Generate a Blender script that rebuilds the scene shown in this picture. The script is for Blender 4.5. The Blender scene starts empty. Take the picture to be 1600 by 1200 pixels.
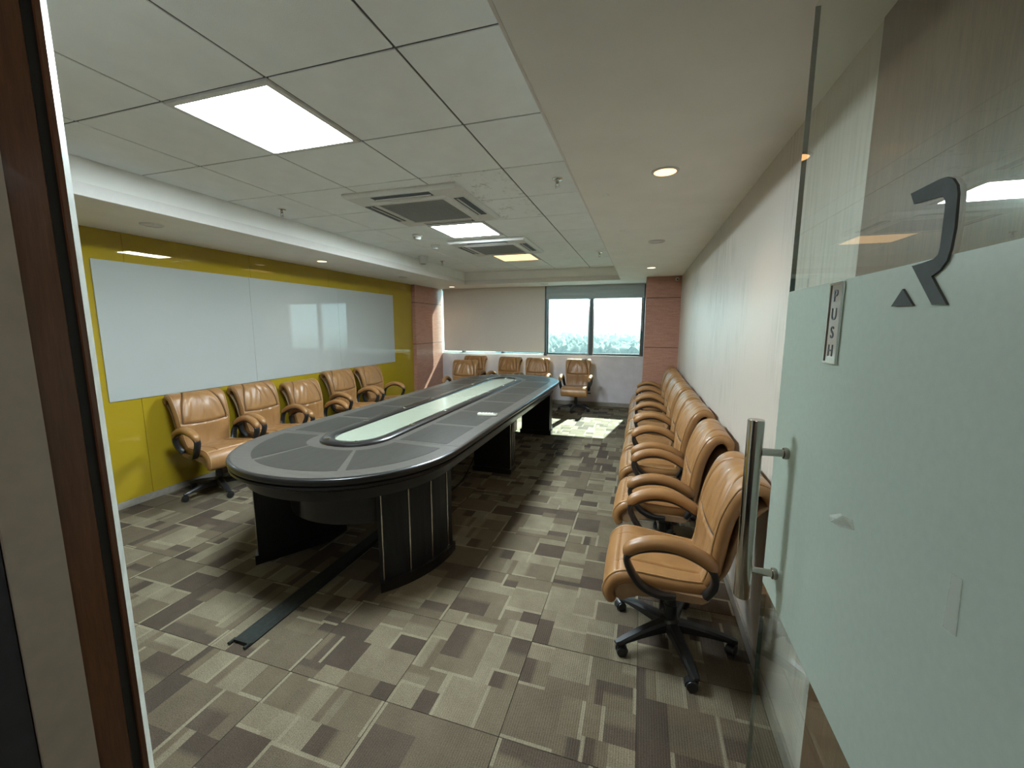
import bpy, math, random
from math import sin, cos, pi, sqrt, radians, exp
from mathutils import Vector, Matrix

SC = bpy.context.scene
COL = SC.collection
random.seed(7)

# ------------------------------------------------------------------ camera
CAM_H = 1.55
cam_d = bpy.data.cameras.new('camera')
cam = bpy.data.objects.new('camera', cam_d); COL.objects.link(cam)
cam.location = (0, 0, CAM_H)
cam.rotation_euler = (radians(90 - 8.02), 0, radians(17.43))
cam_d.sensor_width = 36.0
cam_d.lens = 36.0 * 642.5 / 1600.0
cam_d.clip_start = 0.02; cam_d.clip_end = 4000
SC.camera = cam

# ------------------------------------------------------------------ world, sun, exposure
SC.view_settings.view_transform = 'Standard'
SC.view_settings.look = 'None'
SC.view_settings.gamma = 1.0
SC.view_settings.use_curve_mapping = False
SC.view_settings.exposure = 0.28
SKY = 1.6
w = bpy.data.worlds.new('sky'); SC.world = w; w.use_nodes = True
nt = w.node_tree; nt.nodes.clear()
wo = nt.nodes.new('ShaderNodeOutputWorld'); bg = nt.nodes.new('ShaderNodeBackground')
tc = nt.nodes.new('ShaderNodeTexCoord'); sp = nt.nodes.new('ShaderNodeSeparateXYZ'); cr = nt.nodes.new('ShaderNodeValToRGB')
nt.links.new(tc.outputs['Generated'], sp.inputs[0]); nt.links.new(sp.outputs['Z'], cr.inputs[0])
cr.color_ramp.elements[0].position = 0.0; cr.color_ramp.elements[0].color = (0.66, 0.92, 1.0, 1)
cr.color_ramp.elements[1].position = 0.6; cr.color_ramp.elements[1].color = (0.52, 0.76, 1.0, 1)
nt.links.new(cr.outputs[0], bg.inputs[0]); bg.inputs[1].default_value = SKY
nt.links.new(bg.outputs[0], wo.inputs[0])

sun_d = bpy.data.lights.new('sun', 'SUN'); sun = bpy.data.objects.new('sun', sun_d); COL.objects.link(sun)
sun_d.energy = 58.0; sun_d.color = (1.0, 0.61, 0.50); sun_d.angle = radians(0.6)
sun.rotation_euler = Vector((-0.17, -1.0, -0.89)).to_track_quat('-Z', 'Y').to_euler()
sun.location = (2, 20, 15)

PANEL_L = 104.0        # radiance of the ceiling light panels

# ------------------------------------------------------------------ helpers
def srgb(r, g, b):
    f = lambda c: (c / 12.92) if c <= 0.04045 else ((c + 0.055) / 1.055) ** 2.4
    return (f(r / 255), f(g / 255), f(b / 255), 1)

class N:
    """tiny node-tree helper"""
    def __init__(s, name):
        s.m = bpy.data.materials.new(name); s.m.use_nodes = True
        s.t = s.m.node_tree; s.t.nodes.clear(); s.out = s.t.nodes.new('ShaderNodeOutputMaterial')
    def n(s, kind, **kw):
        nd = s.t.nodes.new('ShaderNode' + kind)
        for k, v in kw.items():
            if k.startswith('_'): setattr(nd, k[1:], v)
            else: nd.inputs[k.replace('__', ' ')].default_value = v
        return nd
    def l(s, a, b): s.t.links.new(a, b)
    def noise(s, scale, detail=4, rough=.5, coord='Object', stretch=None, dist=0):
        tc = s.n('TexCoord'); no = s.n('TexNoise', Scale=scale, Detail=detail, Roughness=rough, Distortion=dist)
        o = tc.outputs[coord]
        if stretch:
            mp = s.n('Mapping'); mp.inputs['Scale'].default_value = stretch; s.l(o, mp.inputs[0]); o = mp.outputs[0]
        s.l(o, no.inputs['Vector']); return no
    def ramp(s, src, stops):
        r = s.n('ValToRGB'); e = r.color_ramp.elements
        while len(e) < len(stops): e.new(0.5)
        for i, (p, c) in enumerate(stops): e[i].position = p; e[i].color = c
        s.l(src, r.inputs[0]); return r
    def mix(s, fac, a, b, mode='MIX'):
        m = s.n('Mix', _data_type='RGBA', _blend_type=mode)
        for sock, v in ((m.inputs[0], fac), (m.inputs[6], a), (m.inputs[7], b)):
            if hasattr(v, 'is_output'): s.l(v, sock)
            else: sock.default_value = v
        return m.outputs[2]
    def bump(s, h, strength=.2, dist=.01):
        b = s.n('Bump', Strength=strength, Distance=dist); s.l(h, b.inputs['Height']); return b.outputs[0]
    def pbsdf(s, color=None, rough=.5, metal=0, coat=0, coat_rough=.05, spec=.5, normal=None):
        p = s.n('BsdfPrincipled', Roughness=rough, Metallic=metal)
        p.inputs['Coat Weight'].default_value = coat; p.inputs['Coat Roughness'].default_value = coat_rough
        p.inputs['Specular IOR Level'].default_value = spec
        if color is not None:
            if hasattr(color, 'is_output'): s.l(color, p.inputs['Base Color'])
            else: p.inputs['Base Color'].default_value = color
        if normal is not None: s.l(normal, p.inputs['Normal'])
        s.l(p.outputs[0], s.out.inputs[0]); s.p = p; return p

def c3(c, k): return (c[0] * k, c[1] * k, c[2] * k, 1)

def plain(name, col, rough=.5, metal=0, coat=0, coat_rough=.05, var=.12, scale=30, bump=0, spec=.5, bscale=None):
    m = N(name); no = m.noise(scale)
    r = m.ramp(no.outputs['Fac'], [(.3, c3(col, 1 - var)), (.7, c3(col, 1 + var))])
    nm = None
    if bump:
        nb = m.noise(bscale or scale * 6, 3); nm = m.bump(nb.outputs['Fac'], bump, .004)
    m.pbsdf(r.outputs[0], rough, metal, coat, coat_rough, spec=spec, normal=nm); return m.m

def emit(name, col, strength):
    m = N(name); e = m.n('Emission', Color=col, Strength=strength); m.l(e.outputs[0], m.out.inputs[0]); return m.m

def wood(name, dark, light, rough=.35, coat=.3, axis=(1, 12, 12), scale=3.0, spec=.5):
    m = N(name); a = m.noise(scale, 6, .6, stretch=axis, dist=.6); b = m.noise(scale * 7, 4, .6, stretch=axis)
    base = m.ramp(a.outputs['Fac'], [(.3, dark), (.7, light)]).outputs[0]
    f = m.ramp(b.outputs['Fac'], [(.35, (.72, .72, .72, 1)), (.65, (1, 1, 1, 1))]).outputs[0]
    m.pbsdf(m.mix(1.0, base, f, 'MULTIPLY'), rough, coat=coat, coat_rough=.12, spec=spec, normal=m.bump(b.outputs['Fac'], .05, .002)); return m.m

def glass(name, tint, refl=1.0):
    m = N(name); tr = m.n('BsdfTransparent', Color=tint); gl = m.n('BsdfGlossy', Roughness=0.0, Color=(refl, refl, refl, 1))
    fr = m.n('Fresnel', IOR=1.5); mx = m.n('MixShader')
    ge = m.n('NewGeometry'); k1 = m.n('Math', _operation='SUBTRACT'); k1.inputs[0].default_value = 1.0; m.l(ge.outputs['Backfacing'], k1.inputs[1])
    k2 = m.n('Math', _operation='MULTIPLY'); m.l(fr.outputs[0], k2.inputs[0]); m.l(k1.outputs[0], k2.inputs[1])
    m.l(k2.outputs[0], mx.inputs[0]); m.l(tr.outputs[0], mx.inputs[1]); m.l(gl.outputs[0], mx.inputs[2])
    m.l(mx.outputs[0], m.out.inputs[0]); return m.m

# ------------------------------------------------------------------ materials
M = {}
M['plaster'] = plain('ceiling_plaster', (.86, .85, .80, 1), .75, var=.03, scale=4, bump=.05, bscale=60)
M['tile'] = plain('ceiling_tile', (.85, .88, .865, 1), .8, var=.03, scale=6, bump=.25, bscale=260)
def stain_tile():
    m = N('stained_ceiling_tile'); a = m.noise(6, 6, .7); b = m.noise(40, 4, .6)
    s = m.ramp(a.outputs['Fac'], [(.50, (0, 0, 0, 1)), (.66, (1, 1, 1, 1))]); s2 = m.ramp(b.outputs['Fac'], [(.45, (0, 0, 0, 1)), (.6, (1, 1, 1, 1))])
    f = m.mix(1.0, s.outputs[0], s2.outputs[0], 'MULTIPLY')
    m.pbsdf(m.mix(f, (.85, .88, .865, 1), (.42, .40, .35, 1)), .85); return m.m
M['tile_stain'] = stain_tile()
M['tbar'] = plain('tee_grid', (.10, .10, .095, 1), .7)
M['white'] = plain('white_plastic', (.62, .61, .57, 1), .4, var=.03)
M['cove'] = plain('cove_paint', (.72, .69, .65, 1), .6, var=.02)
M['grey_grille'] = plain('grille_grey', (.30, .31, .30, 1), .6, bump=.4, scale=200)
M['slot'] = plain('slot_dark', (.06, .075, .085, 1), .6)
M['black'] = plain('black_plastic', (.014, .014, .015, 1), .38, var=.2)
M['rubber'] = plain('black_rubber', (.016, .019, .016, 1), .75, var=.25, scale=60, bump=.1, spec=.25)
M['chrome'] = plain('chrome', (.75, .75, .74, 1), .12, 1.0, var=.02)
M['steel'] = plain('polished_steel', (.46, .43, .39, 1), .16, 1.0, var=.04, scale=8)
M['dark_steel'] = plain('dark_frame_metal', (.055, .075, .085, 1), .45, .2)
M['navy'] = plain('dark_navy_panel', (.035, .04, .052, 1), .5)
M['jamb_grey'] = plain('grey_jamb', (.42, .385, .33, 1), .6, var=.06)
M['jamb_edge'] = plain('pale_jamb_edge', (.80, .82, .75, 1), .4)
M['groove'] = plain('jamb_groove', (.012, .013, .012, 1), .6)
M['jamb_wood'] = wood('jamb_wood', (.11, .045, .020, 1), (.18, .078, .036, 1), axis=(14, 14, 1), rough=.4, coat=.1)
M['pillar_wood'] = wood('pillar_wood', (.44, .205, .14, 1), (.58, .31, .225, 1), axis=(2, 2, 18), rough=.38, coat=.2)
M['side_wood'] = wood('side_wood', (.15, .082, .045, 1), (.21, .12, .068, 1), axis=(12, 12, 1), rough=.4, coat=.2)
M['lower_wall'] = plain('lower_wall_paint', (.64, .605, .63, 1), .7, var=.06, scale=7)
M['wall_white'] = plain('white_wall_paint', (.55, .53, .49, 1), .7, var=.03)
M['corridor'] = plain('corridor_wall', (.20, .18, .16, 1), .7)
M['skirting'] = plain('skirting_grey', (.27, .24, .20, 1), .5)
M['yellow'] = plain('yellow_back_painted_glass', (.36, .25, .017, 1), .5, coat=1.0, coat_rough=.0, var=.03, scale=2, spec=.0)
M['whiteglass'] = plain('white_back_painted_glass', (.41, .425, .40, 1), .5, coat=1.0, coat_rough=.0, var=.015, scale=2, spec=.0)
M['blind'] = plain('blind_fabric', (.70, .655, .59, 1), .85, var=.04, scale=90, bump=.2, bscale=500)
M['blind_backlit'] = plain('blind_fabric_backlit', (.42, .50, .53, 1), .85, var=.04, scale=90, bump=.2, bscale=500)  # blind fabric darkened and blued in its colour to look backlit
M['pane'] = glass('window_glass', (.64, .94, 1.0, 1))
M['clear'] = glass('door_glass_clear', (.90, .94, .91, 1))
M['veneer'] = wood('table_veneer_dark', (.026, .0235, .019, 1), (.040, .036, .030, 1), axis=(10, 1, 10), rough=.42, coat=.06, scale=4, spec=.18)
M['band'] = wood('table_veneer_band', (.060, .053, .044, 1), (.080, .071, .060, 1), axis=(1, 8, 8), rough=.38, coat=.08, scale=4, spec=.25)
M['ebony'] = wood('table_ebony', (.010, .009, .009, 1), (.018, .016, .015, 1), axis=(1, 1, 8), rough=.28, coat=.28, spec=.3)
M['leg_black'] = wood('table_leg_black', (.008, .009, .010, 1), (.015, .016, .018, 1), axis=(8, 8, 1), rough=.42, coat=.08, spec=.25)
M['well'] = plain('frosted_well_glass', (.24, .265, .205, 1), .25, coat=.35, var=.03, scale=3)
M['remote'] = plain('cream_plastic', (.62, .60, .50, 1), .4, var=.03)
M['mark'] = plain('dark_vinyl_mark', (.065, .072, .068, 1), .8, spec=.08)
M['pane_edge'] = plain('glass_edge', (.10, .17, .15, 1), .2)
M['label_dark'] = plain('engraved_letter', (.05, .06, .065, 1), .5)

def wallpaper():
    m = N('wallpaper'); a = m.noise(9, 5, .6, stretch=(1, 5, .35)); b = m.noise(1.2, 3, .5); c = m.noise(120, 3, .6)
    base = m.ramp(a.outputs['Fac'], [(.36, (.36, .335, .29, 1)), (.52, (.52, .475, .41, 1)), (.68, (.60, .55, .48, 1))]).outputs[0]
    patch = m.ramp(b.outputs['Fac'], [(.45, (0, 0, 0, 1)), (.62, (1, 1, 1, 1))]).outputs[0]
    colr = m.mix(patch, (.55, .495, .43, 1), base)
    m.pbsdf(colr, .42, spec=.6, normal=m.bump(c.outputs['Fac'], .12, .003)); return m.m
M['wallpaper'] = wallpaper()

def leather():
    m = N('tan_leather'); a = m.noise(5, 5, .6); b = m.noise(260, 3, .5); oi = m.n('ObjectInfo')
    base = m.ramp(a.outputs['Fac'], [(.3, (.245, .122, .044, 1)), (.6, (.325, .166, .060, 1)), (.8, (.41, .23, .098, 1))]).outputs[0]
    v = m.ramp(oi.outputs['Random'], [(0, (.88, .86, .84, 1)), (1, (1.06, 1.04, 1.02, 1))]).outputs[0]
    m.pbsdf(m.mix(1.0, base, v, 'MULTIPLY'), .36, spec=.55, normal=m.bump(b.outputs['Fac'], .12, .002)); return m.m
M['leather'] = leather()
M['piping'] = plain('leather_piping', (.36, .20, .08, 1), .4)
M['seam'] = plain('dark_seam', (.075, .036, .014, 1), .6)
M['seat_side'] = plain('seat_side_leather', (.27, .165, .085, 1), .5)

def carpet():
    m = N('carpet_pile'); at = m.n('Attribute', _attribute_name='tone'); a = m.noise(230, 3, .7); b = m.noise(7, 4, .6); g = m.noise(60, 3, .6)
    f1 = m.ramp(a.outputs['Fac'], [(.3, (.55, .55, .55, 1)), (.7, (1.35, 1.35, 1.35, 1))]).outputs[0]
    f2 = m.ramp(b.outputs['Fac'], [(.35, (.86, .85, .84, 1)), (.65, (1.05, 1.05, 1.05, 1))]).outputs[0]
    c = m.mix(1.0, m.mix(1.0, at.outputs['Color'], f1, 'MULTIPLY'), f2, 'MULTIPLY')
    tc = m.n('TexCoord'); wv = m.n('TexWave', Scale=32.0, Distortion=.4); m.l(tc.outputs['Object'], wv.inputs['Vector'])
    h = m.n('Math', _operation='ADD'); m.l(a.outputs['Fac'], h.inputs[0]); m.l(wv.outputs['Fac'], h.inputs[1])
    m.pbsdf(c, .95, spec=.15, normal=m.bump(h.outputs[0], .35, .004)); return m.m
M['carpet'] = carpet()
M['subfloor'] = plain('subfloor_dark', (.02, .017, .014, 1), .9)

def frosted():
    m = N('frosted_film'); a = m.noise(70, 4, .6); b = m.noise(2.2, 3)
    c = m.ramp(a.outputs['Fac'], [(.3, (.82, .89, .82, 1)), (.7, (.88, .95, .88, 1))]).outputs[0]
    d = m.n('BsdfDiffuse'); t = m.n('BsdfTranslucent'); m.l(c, d.inputs[0]); m.l(c, t.inputs[0])
    g = m.n('BsdfGlossy', Roughness=.35); x = m.n('MixShader'); x.inputs[0].default_value = .70
    rf = m.n('BsdfRefraction', Roughness=.55, IOR=1.03, Color=(.86, .95, .89, 1)); z = m.n('MixShader'); z.inputs[0].default_value = .34
    y = m.n('MixShader'); y.inputs[0].default_value = .05
    m.l(d.outputs[0], x.inputs[1]); m.l(t.outputs[0], x.inputs[2]); m.l(x.outputs[0], z.inputs[1]); m.l(rf.outputs[0], z.inputs[2]); m.l(z.outputs[0], y.inputs[1]); m.l(g.outputs[0], y.inputs[2])
    m.l(y.outputs[0], m.out.inputs[0]); return m.m
M['frost'] = frosted()
def tape():
    m = N('clear_tape'); tr = m.n('BsdfTransparent', Color=(.9, .9, .88, 1)); p = m.n('BsdfPrincipled', Roughness=.25); p.inputs['Base Color'].default_value = (.55, .56, .50, 1)
    x = m.n('MixShader'); x.inputs[0].default_value = .30
    m.l(tr.outputs[0], x.inputs[1]); m.l(p.outputs[0], x.inputs[2]); m.l(x.outputs[0], m.out.inputs[0]); return m.m
M['tape'] = tape()
M['panel_cool'] = emit('panel_light_cool', (.80, .94, 1.0, 1), PANEL_L)
M['panel_warm'] = emit('panel_light_warm', (1.0, .62, .27, 1), 1.9)
M['lamp_warm'] = emit('downlight_warm', (1.0, .55, .22, 1), 3.4)
M['lamp_soft'] = emit('downlight_soft', (1.0, .80, .52, 1), 3.0)
M['foliage'] = plain('far_foliage', (.035, .06, .035, 1), .9, var=.35, scale=.08)
M['field'] = plain('far_ground', (.05, .075, .05, 1), .9, var=.25, scale=.02)
M['tower'] = plain('far_tower', (.60, .61, .60, 1), .8)
M['tower_win'] = plain('far_tower_window', (.30, .33, .36, 1), .4)

# ------------------------------------------------------------------ mesh helpers
class MB:
    def __init__(s): s.v = []; s.f = []
    def add(s, vs, fs):
        o = len(s.v); s.v += [tuple(p) for p in vs]; s.f += [tuple(i + o for i in q) for q in fs]; return s
    def box(s, x0, x1, y0, y1, z0, z1, bev=0):
        if bev <= 0:
            return s.add([(x0, y0, z0), (x1, y0, z0), (x1, y1, z0), (x0, y1, z0), (x0, y0, z1), (x1, y0, z1), (x1, y1, z1), (x0, y1, z1)],
                         [(3, 2, 1, 0), (4, 5, 6, 7), (0, 1, 5, 4), (1, 2, 6, 5), (2, 3, 7, 6), (3, 0, 4, 7)])
        b = min(bev, (x1 - x0) / 2.01, (y1 - y0) / 2.01, (z1 - z0) / 2.01)
        def ring(i, z): return [(x0 + i, y0 + b, z), (x0 + b, y0 + i, z), (x1 - b, y0 + i, z), (x1 - i, y0 + b, z), (x1 - i, y1 - b, z), (x1 - b, y1 - i, z), (x0 + b, y1 - i, z), (x0 + i, y1 - b, z)]
        def inr(z): return [(x0 + b, y0 + b, z)] * 2 + [(x1 - b, y0 + b, z)] * 2 + [(x1 - b, y1 - b, z)] * 2 + [(x0 + b, y1 - b, z)] * 2
        rs = [[(x0 + b, y0 + 2 * b if False else y0 + b, z0)], ]
        vs = []; fs = []
        R = [ring(b * .55, z0), ring(0, z0 + b), ring(0, z1 - b), ring(b * .55, z1)]
        for r in R: vs += r
        for k in range(3):
            for i in range(8):
                j = (i + 1) % 8; fs.append((k * 8 + i, k * 8 + j, k * 8 + 8 + j, k * 8 + 8 + i))
        fs.append(tuple(range(7, -1, -1))); fs.append(tuple(range(24, 32)))
        return s.add(vs, fs)
    def loft(s, rings, cap0=True, cap1=True, closed=True):
        n = len(rings[0]); vs = [p for r in rings for p in r]; fs = []
        for k in range(len(rings) - 1):
            for i in range(n if closed else n - 1):
                j = (i + 1) % n; fs.append((k * n + i, k * n + j, (k + 1) * n + j, (k + 1) * n + i))
        if cap0: fs.append(tuple(range(n - 1, -1, -1)))
        if cap1: fs.append(tuple((len(rings) - 1) * n + i for i in range(n)))
        return s.add(vs, fs)
    def lathe(s, prof, c=(0, 0, 0), n=24, axis='z', cap=True):
        rings = []
        for r, h in prof:
            ring = []
            for i in range(n):
                a = 2 * pi * i / n
                p = {'z': (r * cos(a), r * sin(a), h), 'x': (h, r * cos(a), r * sin(a)), 'y': (r * sin(a), h, r * cos(a))}[axis]
                ring.append((p[0] + c[0], p[1] + c[1], p[2] + c[2]))
            rings.append(ring)
        return s.loft(rings, cap, cap)
    def tube(s, pts, r, n=8, cap=True):
        pts = [Vector(p) for p in pts]; rings = []; up = None
        for i, p in enumerate(pts):
            t = (pts[min(i + 1, len(pts) - 1)] - pts[max(i - 1, 0)]).normalized()
            if up is None:
                up = t.orthogonal().normalized()
            else:
                up = (up - t * up.dot(t)); up = up.normalized() if up.length > 1e-6 else t.orthogonal().normalized()
            b = t.cross(up); rr = r[i] if isinstance(r, (list, tuple)) else r
            rings.append([p + up * rr * cos(2 * pi * k / n) + b * rr * sin(2 * pi * k / n) for k in range(n)])
        return s.loft(rings, cap, cap)
    def prism(s, poly, z0, z1):
        return s.loft([[(x, y, z0) for x, y in poly], [(x, y, z1) for x, y in poly]])
    def build(s, name, mat, parent=None, smooth=False, angle=40):
        me = bpy.data.meshes.new(name); me.from_pydata(s.v, [], s.f); me.update()
        me.materials.append(mat)
        if smooth:
            me.polygons.foreach_set('use_smooth', [True] * len(me.polygons))
            try: me.set_sharp_from_angle(angle=radians(angle))
            except Exception: pass
        return link(name, me, parent)

def link(name, me, parent=None):
    o = bpy.data.objects.new(name, me); COL.objects.link(o)
    if parent is not None: o.parent = parent
    return o

def tag(o, label=None, cat=None, group=None, kind=None):
    if label: o['label'] = label
    if cat: o['category'] = cat
    if group: o['group'] = group
    if kind: o['kind'] = kind
    return o

def empty(name, loc=(0, 0, 0), rz=0, label=None, cat=None, group=None, kind=None):
    o = bpy.data.objects.new(name, None); COL.objects.link(o); o.location = loc; o.rotation_euler = (0, 0, rz); o.empty_display_size = .1
    return tag(o, label, cat, group, kind)

def copy_tree(o, parent=None):
    c = o.copy(); COL.objects.link(c)
    if parent is not None: c.parent = parent
    for ch in list(o.children): copy_tree(ch, c)
    return c

def crom(P, n):
    """Catmull-Rom through tuples, n samples"""
    P = [Vector(p) for p in P]; Q = [P[0] * 2 - P[1]] + P + [P[-1] * 2 - P[-2]]; out = []
    m = len(P) - 1
    for k in range(n):
        u = k / (n - 1) * m; i = min(int(u), m - 1); t = u - i
        a, b, c, d = Q[i:i + 4]
        out.append(.5 * ((2 * b) + (c - a) * t + (2 * a - 5 * b + 4 * c - d) * t * t + (3 * b - a - 3 * c + d) * t ** 3))
    return out

def lerpk(keys, u):
    for (a, x), (b, y) in zip(keys, keys[1:]):
        if u <= b: return x + (y - x) * max(0, (u - a)) / (b - a)
    return keys[-1][1]

def sstep(a, b, x):
    t = max(0, min(1, (x - a) / (b - a))); return t * t * (3 - 2 * t)

# ================================================================== THE ROOM
XL, XR, YW, YF = -4.18, 0.554, 8.05, 0.44
ZS, ZC = 2.32, 2.543
TX0, TX1, TY0, TY1 = -3.23, -0.375, 0.70, 7.32

# ---- floor of carpet tiles
fl = MB().box(XL - .3, 1.2, -2.2, YW + .3, -.12, -.007).build('floor', M['subfloor']); tag(fl, kind='structure')
LIGHT = [(.180, .150, .100), (.168, .140, .095), (.190, .160, .108)]
MID = [(.126, .101, .066), (.118, .094, .063), (.136, .110, .073)]
DARK = [(.074, .055, .040), (.082, .062, .045), (.068, .051, .038)]
CREAM = (.225, .192, .132)
def split(r, depth, rng, out):
    x0, x1, y0, y1 = r; wx, wy = x1 - x0, y1 - y0
    if depth == 0 or (wx < .2 and wy < .2) or (depth < 2 and rng.random() < .25):
        out.append(r); return
    if wx > wy * 1.15 or (wy <= wx * 1.15 and rng.random() < .5):
        c = x0 + wx * rng.choice([.32, .4, .5, .6, .68]); split((x0, c, y0, y1), depth - 1, rng, out); split((c, x1, y0, y1), depth - 1, rng, out)
    else:
        c = y0 + wy * rng.choice([.32, .4, .5, .6, .68]); split((x0, x1, y0, c), depth - 1, rng, out); split((x0, x1, c, y1), depth - 1, rng, out)
def tile_design(seed):
    rng = random.Random(seed); rects = []; split((0, .5, 0, .5), 4, rng, rects); quads = []
    for r in rects:
        x0, x1, y0, y1 = r; tone = rng.choices([LIGHT, MID, DARK], [.42, .30, .28])[0]; c0 = rng.choice(tone)
        t2 = rng.random()
        c1 = c0
        if t2 < .35: c1 = rng.choice(MID if tone is not MID else (DARK if rng.random() < .5 else LIGHT))
        ax = rng.random() < .5
        s = .015
        if rng.random() < .72 and x1 - x0 > .08 and y1 - y0 > .08:   # cream line on one or two edges
            e = rng.randrange(4)
            if e == 0: quads.append(((x0, x0 + s, y0, y1), CREAM, CREAM, ax)); x0 += s
            elif e == 1: quads.append(((x1 - s, x1, y0, y1), CREAM, CREAM, ax)); x1 -= s
            elif e == 2: quads.append(((x0, x1, y0, y0 + s), CREAM, CREAM, ax)); y0 += s
            else: quads.append(((x0, x1, y1 - s, y1), CREAM, CREAM, ax)); y1 -= s
        if c1 is not c0:   # plateau then a soft change of tone
            if ax:
                a = x0 + (x1 - x0) * .45; b = x0 + (x1 - x0) * .62
                quads += [((x0, a, y0, y1), c0, c0, True), ((a, b, y0, y1), c0, c1, True), ((b, x1, y0, y1), c1, c1, True)]
            else:
                a = y0 + (y1 - y0) * .45; b = y0 + (y1 - y0) * .62
                quads += [((x0, x1, y0, a), c0, c0, False), ((x0, x1, a, b), c0, c1, False), ((x0, x1, b, y1), c1, c1, False)]
        else: quads.append(((x0, x1, y0, y1), c0, c0, ax))
    return quads
def rotq(quads, k):
    for _ in range(k):
        quads = [((.5 - y1, .5 - y0, x0, x1), (b if not ax else a), (a if not ax else b), not ax) for (x0, x1, y0, y1), a, b, ax in quads]
    return quads
def tile_mesh(quads, cx0=0, cx1=.5, cy0=0, cy1=.5, g=.0013):
    V = []; F = []; Cc = []
    cx0 += g; cy0 += g; cx1 -= g; cy1 -= g
    for (x0, x1, y0, y1), a, b, ax in quads:
        X0, X1, Y0, Y1 = max(x0, cx0), min(x1, cx1), max(y0, cy0), min(y1, cy1)
        if X1 - X0 < 1e-4 or Y1 - Y0 < 1e-4: continue
        def col(x, y):
            t = ((x - x0) / (x1 - x0)) if ax else ((y - y0) / (y1 - y0)); return tuple(a[i] + (b[i] - a[i]) * t for i in range(3)) + (1,)
        o = len(V); V += [(X0, Y0, 0), (X1, Y0, 0), (X1, Y1, 0), (X0, Y1, 0)]; F.append((o, o + 1, o + 2, o + 3))
        Cc += [col(X0, Y0), col(X1, Y0), col(X1, Y1), col(X0, Y1)]
    o = len(V); h = -.0065
    V += [(cx0, cy0, 0), (cx1, cy0, 0), (cx1, cy1, 0), (cx0, cy1, 0), (cx0, cy0, h), (cx1, cy0, h), (cx1, cy1, h), (cx0, cy1, h)]
    for i in range(4):
        j = (i + 1) % 4; F.append((o + i, o + 4 + i, o + 4 + j, o + j)); Cc += [(.05, .04, .03, 1)] * 4
    me = bpy.data.meshes.new('carpet_tile'); me.from_pydata(V, [], F); me.update()
    ca = me.color_attributes.new('tone', 'FLOAT_COLOR', 'CORNER')
    ca.data.foreach_set('color', [c for q in Cc for c in q]); me.materials.append(M['carpet']); return me
designs = [tile_design(s) for s in (3, 11, 19, 27, 35, 41, 58, 63)]
shared = {}
hx, hy = -0.957, 1.787
rng = random.Random(5)
for i in range(-7, 4):
    for j in range(-6, 14):
        x0, y0 = hx + .5 * i, hy + .5 * j
        a0, a1 = max(x0, XL), min(x0 + .5, XR); b0, b1 = max(y0, -.9), min(y0 + .5, YW)
        if a1 - a0 < .01 or b1 - b0 < .01: continue
        d, k = rng.randrange(8), rng.randrange(4)
        full = a1 - a0 > .499 and b1 - b0 > .499
        if full:
            if (d, k) not in shared: shared[(d, k)] = tile_mesh(rotq(designs[d], k))
            me = shared[(d, k)]
        else: me = tile_mesh(rotq(designs[d], k), a0 - x0, a1 - x0, b0 - y0, b1 - y0)
        o = link('carpet_tile', me, fl); o.location = (x0, y0, rng.choice([0, 0, 0, .0012]) - .0006)

# ---- walls
def wall(name, mat, *box): return tag(MB().box(*box).build(name, mat), kind='structure')
wl = wall('wall_left', M['wall_white'], XL - .2, XL, -2.0, YW + .2, -.12, 2.75)
wr = wall('wall_right', M['wallpaper'], XR, XR + .2, 1.385, YW + .2, -.12, 2.75)
wf = MB().box(XL, XR, YW, YW + .2, -.12, .965).box(XL, XR, YW, YW + .2, ZS + .001, 2.75).box(.0355, XR + .2, YW + .001, YW + .2, .965, ZS + .001).box(XL, -4.1005, YW + .001, YW + .2, .965, ZS + .001).build('wall_far', M['lower_wall']); tag(wf, kind='structure')
wn = MB().box(XL, -.875, .306, YF, -.007, 2.75).box(-.875, XR, .306, YF, 2.36, 2.75).build('wall_front', M['corridor']); tag(wn, kind='structure')
cor = MB().box(XL, XR + .3, -2.2, -2.0, -.12, 2.75).box(-2.6, -2.5, -2.0, .306, -.007, 2.75).build('wall_corridor', M['corridor']); tag(cor, kind='structure')
# side wood cladding beside the open door
t1 = MB().box(XR - .004, XR + .2, .45, 1.383, -.007, ZS).box(XR - .004, XR + .2, -2.0, .448, -.007, 2.75).build('trim_1', M['side_wood']); tag(t1, kind='structure')
# left door jamb, built up of its strips
t2 = MB().box(-1.0, -.866, .370, .4165, -.006, 2.75, .002).build('trim_2', M['jamb_wood']); tag(t2, kind='structure')
MB().box(-1.0, -.868, .4165, .430, -.006, 2.75).build('rubber_groove', M['groove'], t2)
MB().box(-1.0, -.863, .4298, .4370, -.006, 2.75).build('wood_bead', M['jamb_wood'], t2)
MB().prism([(-.905, .4372), (-.863, .4372), (-.886, .4565), (-.905, .4565)], -.006, 2.75).build('edge_strip', M['jamb_edge'], t2)
MB().box(-1.0, -.862, .308, .3700, -.006, 2.75).build('grey_panel', M['jamb_grey'], t2)
MB().box(-1.0, -.866, .15, .3060, -.006, 2.75).build('dark_panel', M['navy'], t2)

cl_ = MB().box(-.3, .3, -.3, .3, -.03, 0).build('panel_light', emit('corridor_fill', (1.0, .93, .82, 1), 9.0)); cl_.location = (-.2, -1.0, 2.75)  # added fill light behind the camera, brightens the jamb and door
tag(cl_, 'square fill light added in the corridor, out of view behind the camera', 'ceiling light')

# skirtings
def skirt(name, *b): tag(MB().box(*b, .003).build(name, M['skirting']), kind='structure')
skirt('baseboard_left', XL, XL + .014, YF, 6.95, .0, .06)
skirt('baseboard_far', -4.09, .03, YW - .012, YW, .0, .08)
skirt('baseboard_right', XR - .012, XR, 1.39, 7.0, .0, .07)

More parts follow.
